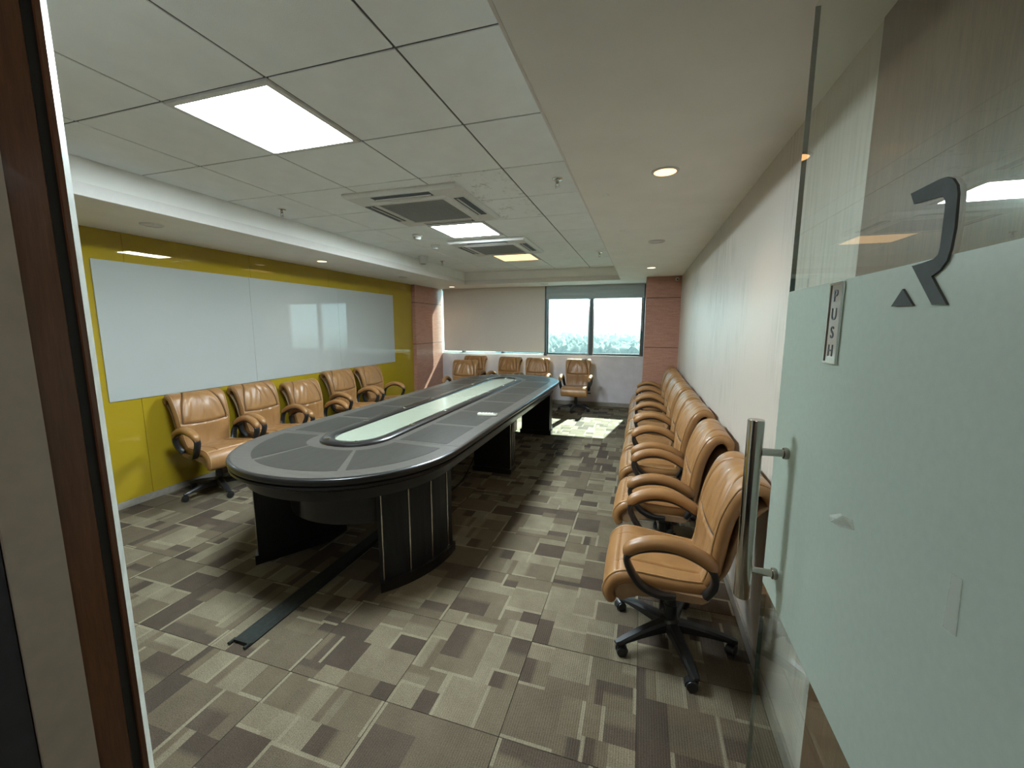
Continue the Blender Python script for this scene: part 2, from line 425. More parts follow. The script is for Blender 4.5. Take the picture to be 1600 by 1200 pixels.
# yellow back-painted glass panels on the left wall
ys = [YF, 1.24, 2.42, 3.60, 4.80, 5.96, 6.965]
for a, b in zip(ys, ys[1:]):
    MB().box(XL, XL + .010, a + .0012, b - .0012, .062, ZS - .001, .001).build('yellow_glass_panel', M['yellow'], wl)

# timber clad pillars
def pillar(name, x0, x1, y0, y1):
    core = MB().box(x0 + .006, x1 - .006, y0 + .006, y1, -.006, ZS).build(name, M['groove']); tag(core, kind='structure')
    for a, b in ((0, 1.205), (1.213, 1.988), (1.996, ZS)):
        MB().box(x0, x1, y0, y1, a, b - .001, .0025).build('wood_panel', M['pillar_wood'], core)
    return core
pillar('trim_3', XL - .02, -4.10, 6.97, YW)
pillar('trim_4', .035, XR + .02, 7.0, YW)

# ---- ceiling: gypsum border, tray with grid tiles
cg = MB()
cg.box(XL, TX0, YF, YW, ZS, 2.75).box(TX1, XR, .44, YW, ZS, 2.75).box(TX0, TX1, TY1, YW, ZS, 2.75).box(TX0, TX1, YF, TY0, ZS, 2.75)
cl = cg.build('ceiling', M['plaster']); tag(cl, kind='structure')
MB().box(XL - .1, XR + .2, -2.2, YW + .2, 2.75, 2.85).build('slab', M['corridor'], cl)
MB().box(TX0, TX1, TY0, TY1, ZC + .0045, ZC + .03).build('tee_grid', M['tbar'], cl)
for nm, b in (('cove_strip', (TX0, TX0 + .012, TY0, TY1, ZS, ZS + .078)), ('cove_strip', (TX1 - .012, TX1, TY0, TY1, ZS, ZS + .078)),
              ('cove_strip', (TX0 + .012, TX1 - .012, TY1 - .012, TY1, ZS, ZS + .078)), ('cove_strip', (TX0 + .012, TX1 - .012, TY0, TY0 + .012, ZS, ZS + .078))):
    MB().box(*b, .002).build(nm, M['cove'], cl)
gx, gy = -.894, 1.437
lights = {(-2, 0), (-2, 4), (-2, 7)}
full_tile = None
for i in range(-5, 3):
    for j in range(-3, 11):
        x0, y0 = gx + .6 * i, gy + .6 * j
        a0, a1 = max(x0, TX0), min(x0 + .6, TX1); b0, b1 = max(y0, TY0), min(y0 + .6, TY1)
        if a1 - a0 < .03 or b1 - b0 < .03 or (i, j) in lights: continue
        g = .0058
        if full_tile and a1 - a0 > .599 and b1 - b0 > .599 and (i, j) not in ((-1, 2), (-1, 3)):
            o = link('ceiling_tile', full_tile, cl)
        else:
            o = MB().box(a0 - x0 + g, a1 - x0 - g, b0 - y0 + g, b1 - y0 - g, 0, .009, .0015).build('ceiling_tile', M['tile_stain'] if (i, j) in ((-1, 2), (-1, 3)) else M['tile'], cl)
            if a1 - a0 > .599 and b1 - b0 > .599 and (i, j) not in ((-1, 2), (-1, 3)): full_tile = o.data
        o.location = (x0, y0, ZC)
# white filler dabs on the gypsum
def dab(x, y, rx, ry, seed):
    r = random.Random(seed); poly = [(x + rx * cos(a) * r.uniform(.7, 1.2), y + ry * sin(a) * r.uniform(.7, 1.2)) for a in [2 * pi * k / 11 for k in range(11)]]
    MB().prism(poly, ZS - .0012, ZS + .001).build('filler_dab', M['jamb_edge'], cl)
dab(-.235, 2.63, .022, .035, 1); dab(-.19, 3.62, .028, .03, 2)

# ---- window
win = MB()
z0, z1 = .985, ZS
wx = [-4.10, -3.635, -2.745, -1.836, -.945, .033]
win.box(-4.10, .035, YW + .05, YW + .12, .965, 1.0).box(-4.10, .035, YW + .05, YW + .12, 2.30, ZS)
win.box(-.03 + .02, .035, YW + .05, YW + .12, 1.0, 2.3)
wo1 = win.build('window_1', M['dark_steel']); tag(wo1, kind='structure')
for x in wx[1:5]:
    MB().box(x - .032, x + .032, YW + .045, YW + .125, 1.0, 2.3, .004).build('mullion', M['dark_steel'], wo1)
MB().box(-4.098, .034, YW + .005, YW + .049, .9655, .985, .004).build('window_sill', M['white'], wo1)
px = [-4.10] + [x for x in wx[1:5]] + [-.008]
for a, b in zip(px, px[1:]):
    l = a + (.032 if a > -4.05 else 0); r = b - (.032 if b < -.1 else 0)
    MB().box(l, r, YW + .085, YW + .091, 1.0, 2.3).build('pane', M['pane'], wo1)
    if a > -2.2:   # sash frame of the two open bays
        sf = MB(); t = .022
        sf.box(l, l + t, YW + .06, YW + .11, 1.0, 2.3).box(r - t, r, YW + .06, YW + .11, 1.0, 2.3).box(l + t, r - t, YW + .06, YW + .11, 1.0, 1.0 + t).box(l + t, r - t, YW + .06, YW + .11, 2.3 - t, 2.3)
        sf.build('sash', M['steel'], wo1)
wall('trim_5', M['dark_steel'], -1.852, -1.80, YW - .03, YW + .03, .9655, ZS - .001)

# ---- roller blinds
def blind(x0, x1, zb, label, mat='blind'):
    o = empty('roller_blind', ((x0 + x1) / 2, YW - .045, zb), 0, label, 'blind', 'roller blinds of the far window')
    hw = (x1 - x0) / 2
    v = MB(); n = 24
    ring = []
    for k in range(n + 1):
        z = (ZS - .002 - zb) * k / n; yy = .003 * sin(k * .8)
        ring.append([(-hw, yy - .0008, z), (hw, yy - .0008, z), (hw, yy + .0008, z), (-hw, yy + .0008, z)])
    v.loft(ring).build('fabric', M[mat], o, True)
    MB().box(-hw, hw, -.006, .006, -.012, .014, .003).build('bottom_bar', M[mat], o)
    MB().lathe([(.018, -hw), (.018, hw)], (0, .022, ZS - zb - .02), 14, 'x').build('roller_tube', M['dark_steel'], o, True)
    ch = MB(); ch.tube([(hw - .012, -.018, ZS - zb - .02), (hw - .014, -.02, ZS - zb - .6), (hw - .012, -.02, ZS - zb - 1.1 if zb < 1.5 else -.62)], .0022, 6).build('chain', M['white'], o)
    return o
blind(-4.035, -1.838, 1.045, 'wide beige roller blind pulled down over the left part of the far window')
blind(-1.812, .012, 2.075, 'short roller blind coloured a backlit grey, rolled up above the open right window panes', 'blind_backlit')

# ================================================================== BOARD ON THE LEFT WALL
wb = empty('whiteboard', (XL + .011, 4.26, 1.5), 0, 'long white glass writing board in three panels on the yellow wall', 'whiteboard')
for a, b in ((2.187, 3.567), (3.567, 4.955), (4.955, 6.335)):
    MB().box(0, .008, a - 4.26 + .001, b - 4.26 - .001, .925 - 1.5, 2.079 - 1.5, .0012).build('glass_panel', M['whiteglass'], wb)

# ================================================================== CEILING FITTINGS
def panel_light(j, mat, label):
    x, y = gx - 1.2 + .3, gy + .6 * j + .3
    o = empty('panel_light', (x, y, ZC), 0, label, 'ceiling light', 'square ceiling light panels')
    fr = MB(); a, b = .296, .268
    for (x0, x1, y0, y1) in ((-a, a, -a, -b), (-a, a, b, a), (-a, -b, -b, b), (b, a, -b, b)): fr.box(x0, x1, y0, y1, -.008, .012)
    fr.build('frame', M['white'], o)
    MB().box(-b, b, -b, b, -.004, .010).build('diffuser', mat, o)
    return o
panel_light(0, M['panel_cool'], 'large bright square ceiling light panel nearest the camera')
panel_light(4, M['panel_cool'], 'white square ceiling light panel between the two air conditioners')
panel_light(7, M['panel_warm'], 'warm yellowish square ceiling light panel beyond the farther air conditioner')

def ac_unit(x, y, label):
    o = empty('air_conditioner', (x, y, ZC), 0, label, 'air conditioner', 'ceiling cassette air conditioners')
    def sq(h, z): return [(-h, -h, z), (h, -h, z), (h, h, z), (-h, h, z)]
    MB().loft([sq(.475, 0), sq(.475, -.012), sq(.455, -.034), sq(.33, -.036)], True, False).loft([sq(.33, -.036), sq(.318, -.050), sq(.285, -.050), sq(.282, -.040)], False, False).build('panel', M['white'], o)
    g = MB(); g.box(-.2815, .2815, -.2815, .2815, -.044, -.036)
    for k in range(27): yk = -.27 + k * .0205; g.box(-.28, .28, yk, yk + .009, -.0475, -.0441)
    g.build('intake_grille', M['grey_grille'], o)
    for k in range(4):
        s = MB(); L = .245
        pts = [(-L, -.435), (L, -.435), (L, -.352), (-L, -.352)]
        R = Matrix.Rotation(k * pi / 2, 2)
        P = [tuple(R @ Vector(p)) for p in pts]
        sl = s.prism(P, -.0372, -.030).build('air_slot', M['slot'], o)
        pv = [tuple(R @ Vector(p)) for p in [(-L + .01, -.384), (L - .01, -.384), (L - .01, -.374), (-L + .01, -.374)]]
        MB().prism(pv, -.043, -.0371).build('vane', M['white'], sl)
    return o
ac_unit(-1.755, 3.235, 'square white ceiling air conditioner nearer the camera')
ac_unit(-1.770, 5.055, 'square white ceiling air conditioner farther from the camera')

def sprinkler(x, y, label):
    o = empty('sprinkler', (x, y, ZC), 0, label, 'sprinkler', 'fire sprinklers in the tiled ceiling')
    MB().lathe([(.038, 0), (.038, -.004), (.030, -.010), (.014, -.012)], n=20).build('escutcheon', M['chrome'], o, True)
    b = MB(); b.lathe([(.011, -.011), (.011, -.028), (.006, -.032)], n=10).tube([(-.009, 0, -.03), (-.012, 0, -.045), (-.004, 0, -.058)], .0028, 6).tube([(.009, 0, -.03), (.012, 0, -.045), (.004, 0, -.058)], .0028, 6)
    b.build('body', M['steel'], o, True)
    MB().lathe([(.016, -.058), (.016, -.061)], n=14).build('deflector', M['steel'], o)
sprinkler(-.593, 2.92, 'chrome sprinkler nearest the right-hand ceiling border')
sprinkler(-.595, 5.87, 'small sprinkler at the far end of the right-hand ceiling tiles')
sprinkler(-2.998, 2.943, 'sprinkler on the left tiles before the nearer air conditioner')
sprinkler(-2.99, 5.93, 'sprinkler at the far left beside the white cone')
def detector(x, y, label):
    o = empty('smoke_detector', (x, y, ZC), 0, label, 'smoke detector', 'round smoke detectors')
    MB().lathe([(.055, 0), (.055, -.012), (.05, -.02)], n=24).build('base', M['white'], o, True)
    MB().lathe([(.040, -.0195), (.042, -.036), (.032, -.050), (.012, -.054)], n=24).build('dome', M['white'], o, True)
    MB().lathe([(.0425, -.030), (.0425, -.034)], n=24).build('vent_ring', M['slot'], o, True)
detector(-2.404, 4.179, 'white smoke detector beside the middle light panel')
detector(-2.49, 4.757, 'white smoke detector left of the farther air conditioner')
cone = empty('ceiling_speaker', (-3.065, 5.472, ZC), 0, 'white tapered cone fitting hanging under the left ceiling tiles', 'speaker')
MB().lathe([(.075, 0), (.073, -.012), (.060, -.05), (.052, -.095), (.047, -.100)], n=24).build('cone', M['white'], cone, True)
MB().lathe([(.043, -.0995), (.040, -.104)], n=24).build('mouth', M['grey_grille'], cone, True)

def downlight(x, y, mat, label, r=.055, power=4.0):
    o = empty('downlight', (x, y, ZS), 0, label, 'downlight', 'recessed downlights')
    MB().lathe([(r + .012, 0), (r + .011, -.004), (r, -.006), (r - .001, -.0025)], n=28).build('ring', M['white'], o, True)
    MB().lathe([(r - .0015, -.0045), (.001, -.0055)], n=28).build('lens', mat, o, True)
    ld = bpy.data.lights.new('downlight_lamp', 'SPOT'); lo = bpy.data.objects.new('downlight_lamp', ld); COL.objects.link(lo)
    ld.energy = power; ld.color = (1.0, .70, .40); ld.spot_size = radians(120); ld.spot_blend = .8; ld.shadow_soft_size = .045
    lo.location = (x, y, ZS - .012); lo.parent = None
downlight(.077, 2.325, M['lamp_warm'], 'glowing orange downlight nearest the camera in the right ceiling border', power=14.0)
downlight(.083, 5.92, M['lamp_soft'], 'small lit downlight near the far right pillar')
downlight(-3.693, 4.166, M['lamp_soft'], 'lit downlight above the white writing board')
downlight(-3.625, 7.578, M['lamp_soft'], 'lit downlight in the far left corner above the beige blind')
def disc(x, y, label):
    o = empty('ceiling_vent', (x, y, ZS), 0, label, 'vent', 'unlit round ceiling discs')
    MB().lathe([(.075, 0), (.074, -.006), (.062, -.009), (.058, -.004)], n=28).build('rim', M['white'], o, True)
    MB().lathe([(.057, -.003), (.03, -.007), (.002, -.008)], n=28).build('disc', M['cove'], o, True)
disc(.092, 4.135, 'round white vent disc in the right ceiling border')
disc(-3.622, 2.314, 'round unlit disc above the near end of the white board')
disc(-3.658, 5.88, 'round unlit disc above the far end of the white board')
disc(-1.759, 7.60, 'round unlit disc above the far window')

cc = empty('security_camera', (.485, 6.998, 2.27), 0, 'tiny white camera fixed high on the right wooden pillar', 'camera')
MB().lathe([(.028, 0), (.028, -.012)], axis='y', n=16).build('mount', M['white'], cc, True)
MB().lathe([(.020, -.0115), (.022, -.06), (.016, -.075)], (0, 0, -.01), axis='y', n=16).build('body', M['white'], cc, True)
MB().lathe([(.012, -.0745), (.010, -.078)], (0, 0, -.01), axis='y', n=12).build('lens', M['black'], cc, True)

# ================================================================== CONFERENCE TABLE
TCX, TY_0, TY_1, TW, TZ = -1.868, 1.598, 6.47, .765, .76
TB = .80
def outline(off=0.0, n=40, w=TW, y0=TY_0, y1=TY_1, b=TB, e=2.15):
    hw = w - off; pts = []
    yc0, yc1 = y0 + b, y1 - b; bb = b - off
    def q(a): c, s_ = cos(a), sin(a); return (hw * math.copysign(abs(c) ** (2 / e), c), bb * math.copysign(abs(s_) ** (2 / e), s_))
    for k in range(n + 1):
        x, y = q(-pi + pi * k / n); pts.append((TCX + x, yc0 + y))
    for k in range(n + 1):
        x, y = q(pi * k / n); pts.append((TCX + x, yc1 + y))
    return pts
table = empty('conference_table', (TCX, 4.03, 0), 0, 'long dark oval conference table with an inset glass strip down its middle', 'table')
table.location = (0, 0, 0)
tb = MB(); rings = []
for off, z in ((.30, .690), (.055, .668), (.045, .682), (.018, .690), (.006, .698), (.006, .712), (.016, .716), (.016, .722), (.004, .726), (0, .734), (0, .748), (.003, .755), (.010, .7588), (.02, .76)):
    rings.append([(x, y, z) for x, y in outline(off)])
tb.loft(rings, True, True)
tb.build('tabletop', M['ebony'], table, True, 30)
# veneered top surface laid on the slab: light band, dark panels, light cross strips
MB().loft([[(x, y, .7600) for x, y in outline(.022)], [(x, y, .7606) for x, y in outline(.022)]], False, True).build('banding', M['band'], table)
RW, RY0, RY1 = .262, 2.16, 5.97        # raised ring round the well
def ring_outline(w, y0, y1, b, e, n=16):
    return [(x + (-1.908 - TCX), y) for x, y in outline(0, n, w, y0, y1, b, e)]
# panels along the sides and radial panels at the ends, each its own part
edge_in = .125
inner_w = RW + .055
ysplit = [2.41, 2.945, 3.485, 4.02, 4.555, 5.09, 5.63]
def add_panel(poly):
    MB().loft([[(x, y, .7606) for x, y in poly], [(x, y, .7616) for x, y in poly]], False, True).build('veneer_panel', M['veneer'], table)
for sgn in (-1, 1):
    for a, b in zip(ysplit, ysplit[1:]):
        x0 = -1.908 + sgn * inner_w; x1 = TCX + sgn * (TW - edge_in); s = .028
        p = [(x0, a + s), (x1, a + s), (x1, b - s), (x0, b - s)]
        if sgn < 0: p = p[::-1]
        add_panel(p)
def end_panels(ysgn):
    yc = (TY_0 + TB) if ysgn < 0 else (TY_1 - TB)
    ydir = ysgn
    yr = ysplit[0] if ysgn < 0 else ysplit[-1]
    W, B = TW - edge_in, TB - edge_in
    wi, bi = inner_w, abs(yr - (RY0 if ysgn < 0 else RY1)) + .055
    # angular sectors measured from the table axis
    lim = [(4, 60), (64, 116), (120, 176)]
    for a0, a1 in lim:
        outer = []; inner = []
        for k in range(13):
            a = radians(a0 + (a1 - a0) * k / 12)
            outer.append((TCX + W * math.copysign(abs(cos(a)) ** .93, cos(a)), yc + ydir * B * abs(sin(a)) ** .93))
            inner.append((-1.908 + wi * math.copysign(abs(cos(a)) ** .75, cos(a)), yr + ydir * bi * abs(sin(a)) ** .75))
        poly = outer + inner[::-1]
        if ysgn < 0: poly = poly[::-1]
        add_panel(poly)
end_panels(-1); end_panels(1)
# dark joint lines across the top
for y in (2.41, 3.485, 4.555, 5.63):
    for sgn in (-1, 1):
        x0 = -1.908 + sgn * (RW + .01); x1 = TCX + sgn * (TW - .015)
        MB().box(min(x0, x1), max(x0, x1), y - .0012, y + .0012, .7606, .7612).build('joint_line', M['ebony'], table)
# ring and well glass
ring = MB(); RB = .30
prof = [(0, .761), (.004, .775), (.014, .782), (.075, .782), (.088, .777), (.092, .764)]
rr = []
for o_, z in prof:
    rr.append([(x, y, z) for x, y in ring_outline(RW - o_, RY0 + o_, RY1 - o_, RB - o_ * .6, 2.3)])
ring.loft(rr, False, False).build('well_border', M['ebony'], table, True, 35)
gpoly = ring_outline(RW - .090, RY0 + .090, RY1 - .090, RB - .054, 2.3)
MB().loft([[(x, y, .7606) for x, y in gpoly], [(x, y, .7655) for x, y in gpoly]], False, True).build('well_glass', M['well'], table)
for y in (3.43, 4.70):
    MB().box(-1.908 - .165, -1.908 + .165, y - .0015, y + .0015, .7655, .7662).build('glass_joint', M['slot'], table)
gi = 0
spots = [(-1.908 + sgn * (RW - .046), y) for y in (2.78, 3.34, 3.90, 4.46, 5.02, 5.56) for sgn in (-1, 1)] + [(-1.80, 2.235), (-2.045, 2.25)]
for x, y in spots:
    MB().lathe([(.024, .7815), (.024, .7850), (.015, .7858), (.014, .7825)], (x, y, 0), 16).build('grommet', M['chrome'], table, True)
# apron under the top
ap = MB(); ro = [[(x, y, z) for x, y in outline(o)] for o, z in ((.075, .672), (.085, .60), (.105, .60), (.105, .672))]
ap.loft(ro, False, False).build('apron', M['ebony'], table, True, 30)

def curved_leg(sx, ysgn):
    """fat wedge leg under a rounded end: arc outside, flat inner faces"""
    yc = (TY_0 + TB) if ysgn < 0 else (TY_1 - TB)
    W, B = .665, .70
    def arc(off, a0, a1, n=12):
        out = []
        for k in range(n + 1):
            a = radians(a0 + (a1 - a0) * k / n)
            out.append((TCX + sx * (W + off) * cos(a), yc + ysgn * (B + off) * sin(a)))
        return out
    def plan(off):
        o = arc(off, -4 , 46)
        i1 = (TCX + sx * (.245 - off), yc + ysgn * (.10 + off)); i2 = (TCX + sx * (.245 - off), yc - ysgn * (.03 + off))
        return o + [i1, i2]
    p = plan(0)
    if sx * ysgn > 0: pass
    body = MB()
    A = [(x, y, .055) for x, y in p]; Bt = [(x, y, .618) for x, y in p]
    if sx * ysgn < 0: A = A[::-1]; Bt = Bt[::-1]
    lg = body.loft([A, Bt]).build('leg', M['leg_black'], table)
    q = plan(.020); A = [(x, y, 0.001) for x, y in q]; Bt = [(x, y, .064) for x, y in q]
    if sx * ysgn < 0: A = A[::-1]; Bt = Bt[::-1]
    MB().loft([A, Bt]).build('plinth', M['ebony'], lg)
    for a in (2, 16, 30, 44):
        aa = radians(a); x = TCX + sx * (W + .002) * cos(aa); y = yc + ysgn * (B + .002) * sin(aa)
        MB().lathe([(.0055, .058), (.0055, .60)], (x, y, 0), 8).build('metal_strip', M['steel'], lg, True)
for sx in (1, -1):
    for s_ in (-1, 1): curved_leg(sx, s_)
for sx in (1, -1):
    x0, x1 = sorted((TCX + sx * .60, TCX + sx * .19))
    lg = MB().box(x0, x1, 3.97, 4.13, .05, .618, .003).build('leg', M['leg_black'], table)
    MB().box(x0 - .012, x1 + .012, 3.955, 4.145, .001, .056, .006).build('plinth', M['ebony'], lg)
    for yy in (3.975, 4.05, 4.125):
        MB().lathe([(.0055, .056), (.0055, .60)], (TCX + sx * .602, yy, 0), 8).build('metal_strip', M['steel'], lg, True)
# curved modesty drum between the end legs
for ysgn in (-1, 1):
    yc = (TY_0 + TB) if ysgn < 0 else (TY_1 - TB)
    o1 = []; o2 = []
    for k in range(25):
        a = radians(25 + 130 * k / 24); o1.append((TCX + .50 * cos(a), yc + ysgn * .46 * sin(a))); o2.append((TCX + .48 * cos(a), yc + ysgn * .44 * sin(a)))
    poly = o1 + o2[::-1]
    if ysgn < 0: poly = poly[::-1]
    MB().prism(poly, .34, .64).build('modesty_panel', M['ebony'], table, True, 50)

rm = empty('remote_control', (-1.285, 3.36, .7618), radians(8), 'cream remote control lying on the dark table top', 'remote')
MB().box(-.088, .088, -.026, .026, 0, .020, .006).build('case', M['remote'], rm, True)
for k in range(4):
    for j in range(2): MB().box(-.06 + k * .028, -.045 + k * .028, -.015 + j * .018, -.003 + j * .018, .0195, .0215, .001).build('button', M['grey_grille'], rm)
MB().box(.052, .082, -.017, .017, .0195, .0208).build('display', M['slot'], rm)

so = empty('power_socket', (-1.252, 4.05, .50), 0, 'white power socket plate fixed beside the middle table leg', 'socket')
MB().box(-.001, .012, -.012, .082, -.055, .055, .003).build('plate', M['white'], so, True)
MB().lathe([(.017, .0115), (.015, .0135)], (0, .035, -.02), 16, 'x').build('socket', M['cove'], so, True)

# loose cables under the table
def cable(pts, r, label):
    o = MB().tube(crom(pts, 50), r, 7).build('cable', M['rubber'], None, True); tag(o, label, 'cable', 'loose cables under the table')
cable([(-1.80, 4.6, .60), (-1.72, 4.2, .22), (-1.70, 3.85, .03), (-1.66, 3.5, .008), (-1.70, 3.1, .008), (-1.78, 2.80, .008)], .007, 'thick black cable looping from the table underside onto the carpet')
cable([(-1.95, 4.5, .60), (-1.88, 4.1, .30), (-1.80, 3.7, .10), (-1.86, 3.3, .008), (-2.0, 2.95, .008)], .006, 'thin black cable hanging beside the thick one under the table')

# rubber cable cover across the carpet
cvr = empty('cable_cover', (-1.82, 1.34, 0), 0, 'flat black rubber cable cover strip running under the table on the carpet', 'cable cover')
pr = [(-.058, .002), (-.058, .007), (-.040, .017), (.040, .017), (.058, .007), (.058, .002), (.022, .002), (.018, .011), (-.018, .011), (-.022, .002)]
MB().loft([[(x, y, z) for x, z in pr] for y in (0, 1.28)]).build('strip', M['rubber'], cvr)
for k in range(2):
    MB().tube([(-.050 + .1 * k, -.022, .009), (-.050 + .1 * k, .015, .009)], .0075, 8).build('end_roll', M['rubber'], cvr, True)

# ================================================================== CHAIRS
def section(w, t, nf=110, ne=8, nr=10, bulge=0.0):
    """closed section in (x, n): front face towards +n sampled densely, half-round ends"""
    t = min(t, w * .95); pts = []; c = w - t
    for k in range(nf + 1):
        x = c - 2 * c * k / nf; pts.append((x, t + bulge * (1 - (x / max(c, 1e-6)) ** 2), 1.0))
    for k in range(1, ne):
        a = pi / 2 + pi * k / ne; pts.append((-c + t * cos(a), t * sin(a), 0))
    for k in range(nr + 1):
        pts.append((-c + 2 * c * k / nr, -t, 0))
    for k in range(1, ne):
        a = -pi / 2 + pi * k / ne; pts.append((c + t * cos(a), t * sin(a), 0))
    return pts
def pad(path, rows, wk, tk, nsign, disp=None, bulge=0.0, nf=110, capn=4):
    """cushion swept along a (y,z) path; nsign flips which side is the front"""
    P = crom([(0, a * KY, b) for a, b in path], rows); rings = []
    for k, p in enumerate(P):
        u = k / (rows - 1)
        t = (P[min(k + 1, rows - 1)] - P[max(k - 1, 0)]).normalized()
        nrm = Vector((0, -t.z, t.y)) * nsign
        e = 1.0
        w_, th = lerpk(wk, u), lerpk(tk, u)
        edge = min(k, rows - 1 - k)
        if edge < capn:
            f = sqrt(max(0.0, 1 - ((capn - edge) / (capn + .3)) ** 2)); th *= max(.12, f); w_ -= .02 * (1 - f)
        ring = []
        for x, n_, fr in section(w_, th, nf, bulge=bulge):
            d = disp(x, u) * fr if (disp and fr) else 0
            q = p + nrm * (n_ + d); ring.append((x, q.y, q.z))
        rings.append(ring)
    return rings
def groove(d, wd=.0055): return exp(-(d / wd) ** 2)
def wob(x, u, s): return sin(x * 57 + 3.1 * sin(u * 9 + s) + s) * .5 + sin(x * 103 - u * 7 + s * 2) * .3
BS = .36
def back_disp(x, u):
    d = 0; ax = abs(x)
    hseam = BS - .02 * (1 - (x / .22) ** 2) + .0
    line = .080 + .105 * sstep(.0, 1.0, (.93 - u) / (.93 - BS)) if u > hseam else .3
    if u > hseam:
        d -= .015 * groove(ax - line, .0062)
        inside = sstep(0, .03, line - ax)
        env = inside * (sstep(BS, BS + .06, u)) * (1 - sstep(.50, .80, u))
        d += .0065 * env * wob(x + .25 * (u - BS) * (1 if x > 0 else -1), u, .7)
        d += .004 * sstep(0, .05, ax - line) * (1 - sstep(.80, .95, u))
    else:
        d += .0055 * wob(x, u * .4, 2.0) * sstep(.05, .15, u) * (1 - sstep(.10, .19, ax))
    if u < .9: d -= .014 * groove((u - hseam) * .62, .0062)
    return d
def seat_disp(x, u):
    d = 0; ax = abs(x)
    if .06 < u < .80:
        d -= .010 * groove(ax - (.120 + .02 * u)) * sstep(.06, .12, u) * (1 - sstep(.55, .62, u))
        d -= .009 * groove((u - .585) * .75)
        d += .0045 * wob(x * .5, u * 2.4, 1.3) * sstep(.1, .2, u) * (1 - sstep(.45, .57, u)) * (1 - sstep(.09, .125, ax))
    return d
KY = .94
BACK = [(.135, .400), (.158, .45), (.178, .52), (.188, .60), (.196, .68), (.214, .765), (.242, .84), (.270, .886), (.308, .908), (.346, .902), (.371, .874), (.374, .840)]
BW = [(0, .180), (.12, .205), (.35, .228), (.6, .238), (.85, .234), (1, .226)]
BT = [(0, .024), (.3, .032), (.7, .030), (.85, .024), (1, .018)]
SEAT = [(.190, .428), (.11, .425), (.0, .427), (-.09, .433), (-.165, .440), (-.220, .437), (-.262, .412), (-.282, .374), (-.276, .337), (-.254, .314)]
SW = [(0, .195), (.2, .220), (.5, .236), (.8, .240), (1, .236)]
ST = [(0, .030), (.3, .038), (.6, .034), (.8, .026), (1, .020)]
def edge_line(path, rows, wk, tk, nsign, sx, u0, u1, inset=.010, lift=.92):
    P = crom([(0, a * KY, b) for a, b in path], rows); out = []
    for k, p in enumerate(P):
        u = k / (rows - 1)
        if u < u0 or u > u1: continue
        t = (P[min(k + 1, rows - 1)] - P[max(k - 1, 0)]).normalized(); nrm = Vector((0, -t.z, t.y)) * nsign
        w_, th = lerpk(wk, u), lerpk(tk, u); q = p + nrm * (th * lift); out.append((sx * (w_ - inset - th * .25), q.y, q.z))
    return out

def seam_lines():
    rows = 96; P = crom([(0, a * KY, b) for a, b in BACK], rows)
    def on(x, u):
        k = min(int(u * (rows - 1)), rows - 2); f = u * (rows - 1) - k; p = P[k].lerp(P[k + 1], f)
        t = (P[k + 1] - P[max(k - 1, 0)]).normalized(); w_, th = lerpk(BW, u), lerpk(BT, u); c = w_ - th
        q = p + Vector((0, -t.z, t.y)) * (th + .004 * (1 - (x / c) ** 2) - .0065); return (x, q.y, q.z)
    out = []
    for sx in (-1, 1):
        out.append([on(sx * (.080 + .105 * sstep(.0, 1.0, (.93 - u) / (.93 - BS))), u) for u in [BS - .012 + (.90 - BS) * k / 40 for k in range(41)]])
    out.append([on(x, BS - .02 * (1 - (x / .22) ** 2)) for x in [-.19 + .38 * k / 30 for k in range(31)]])
    return out

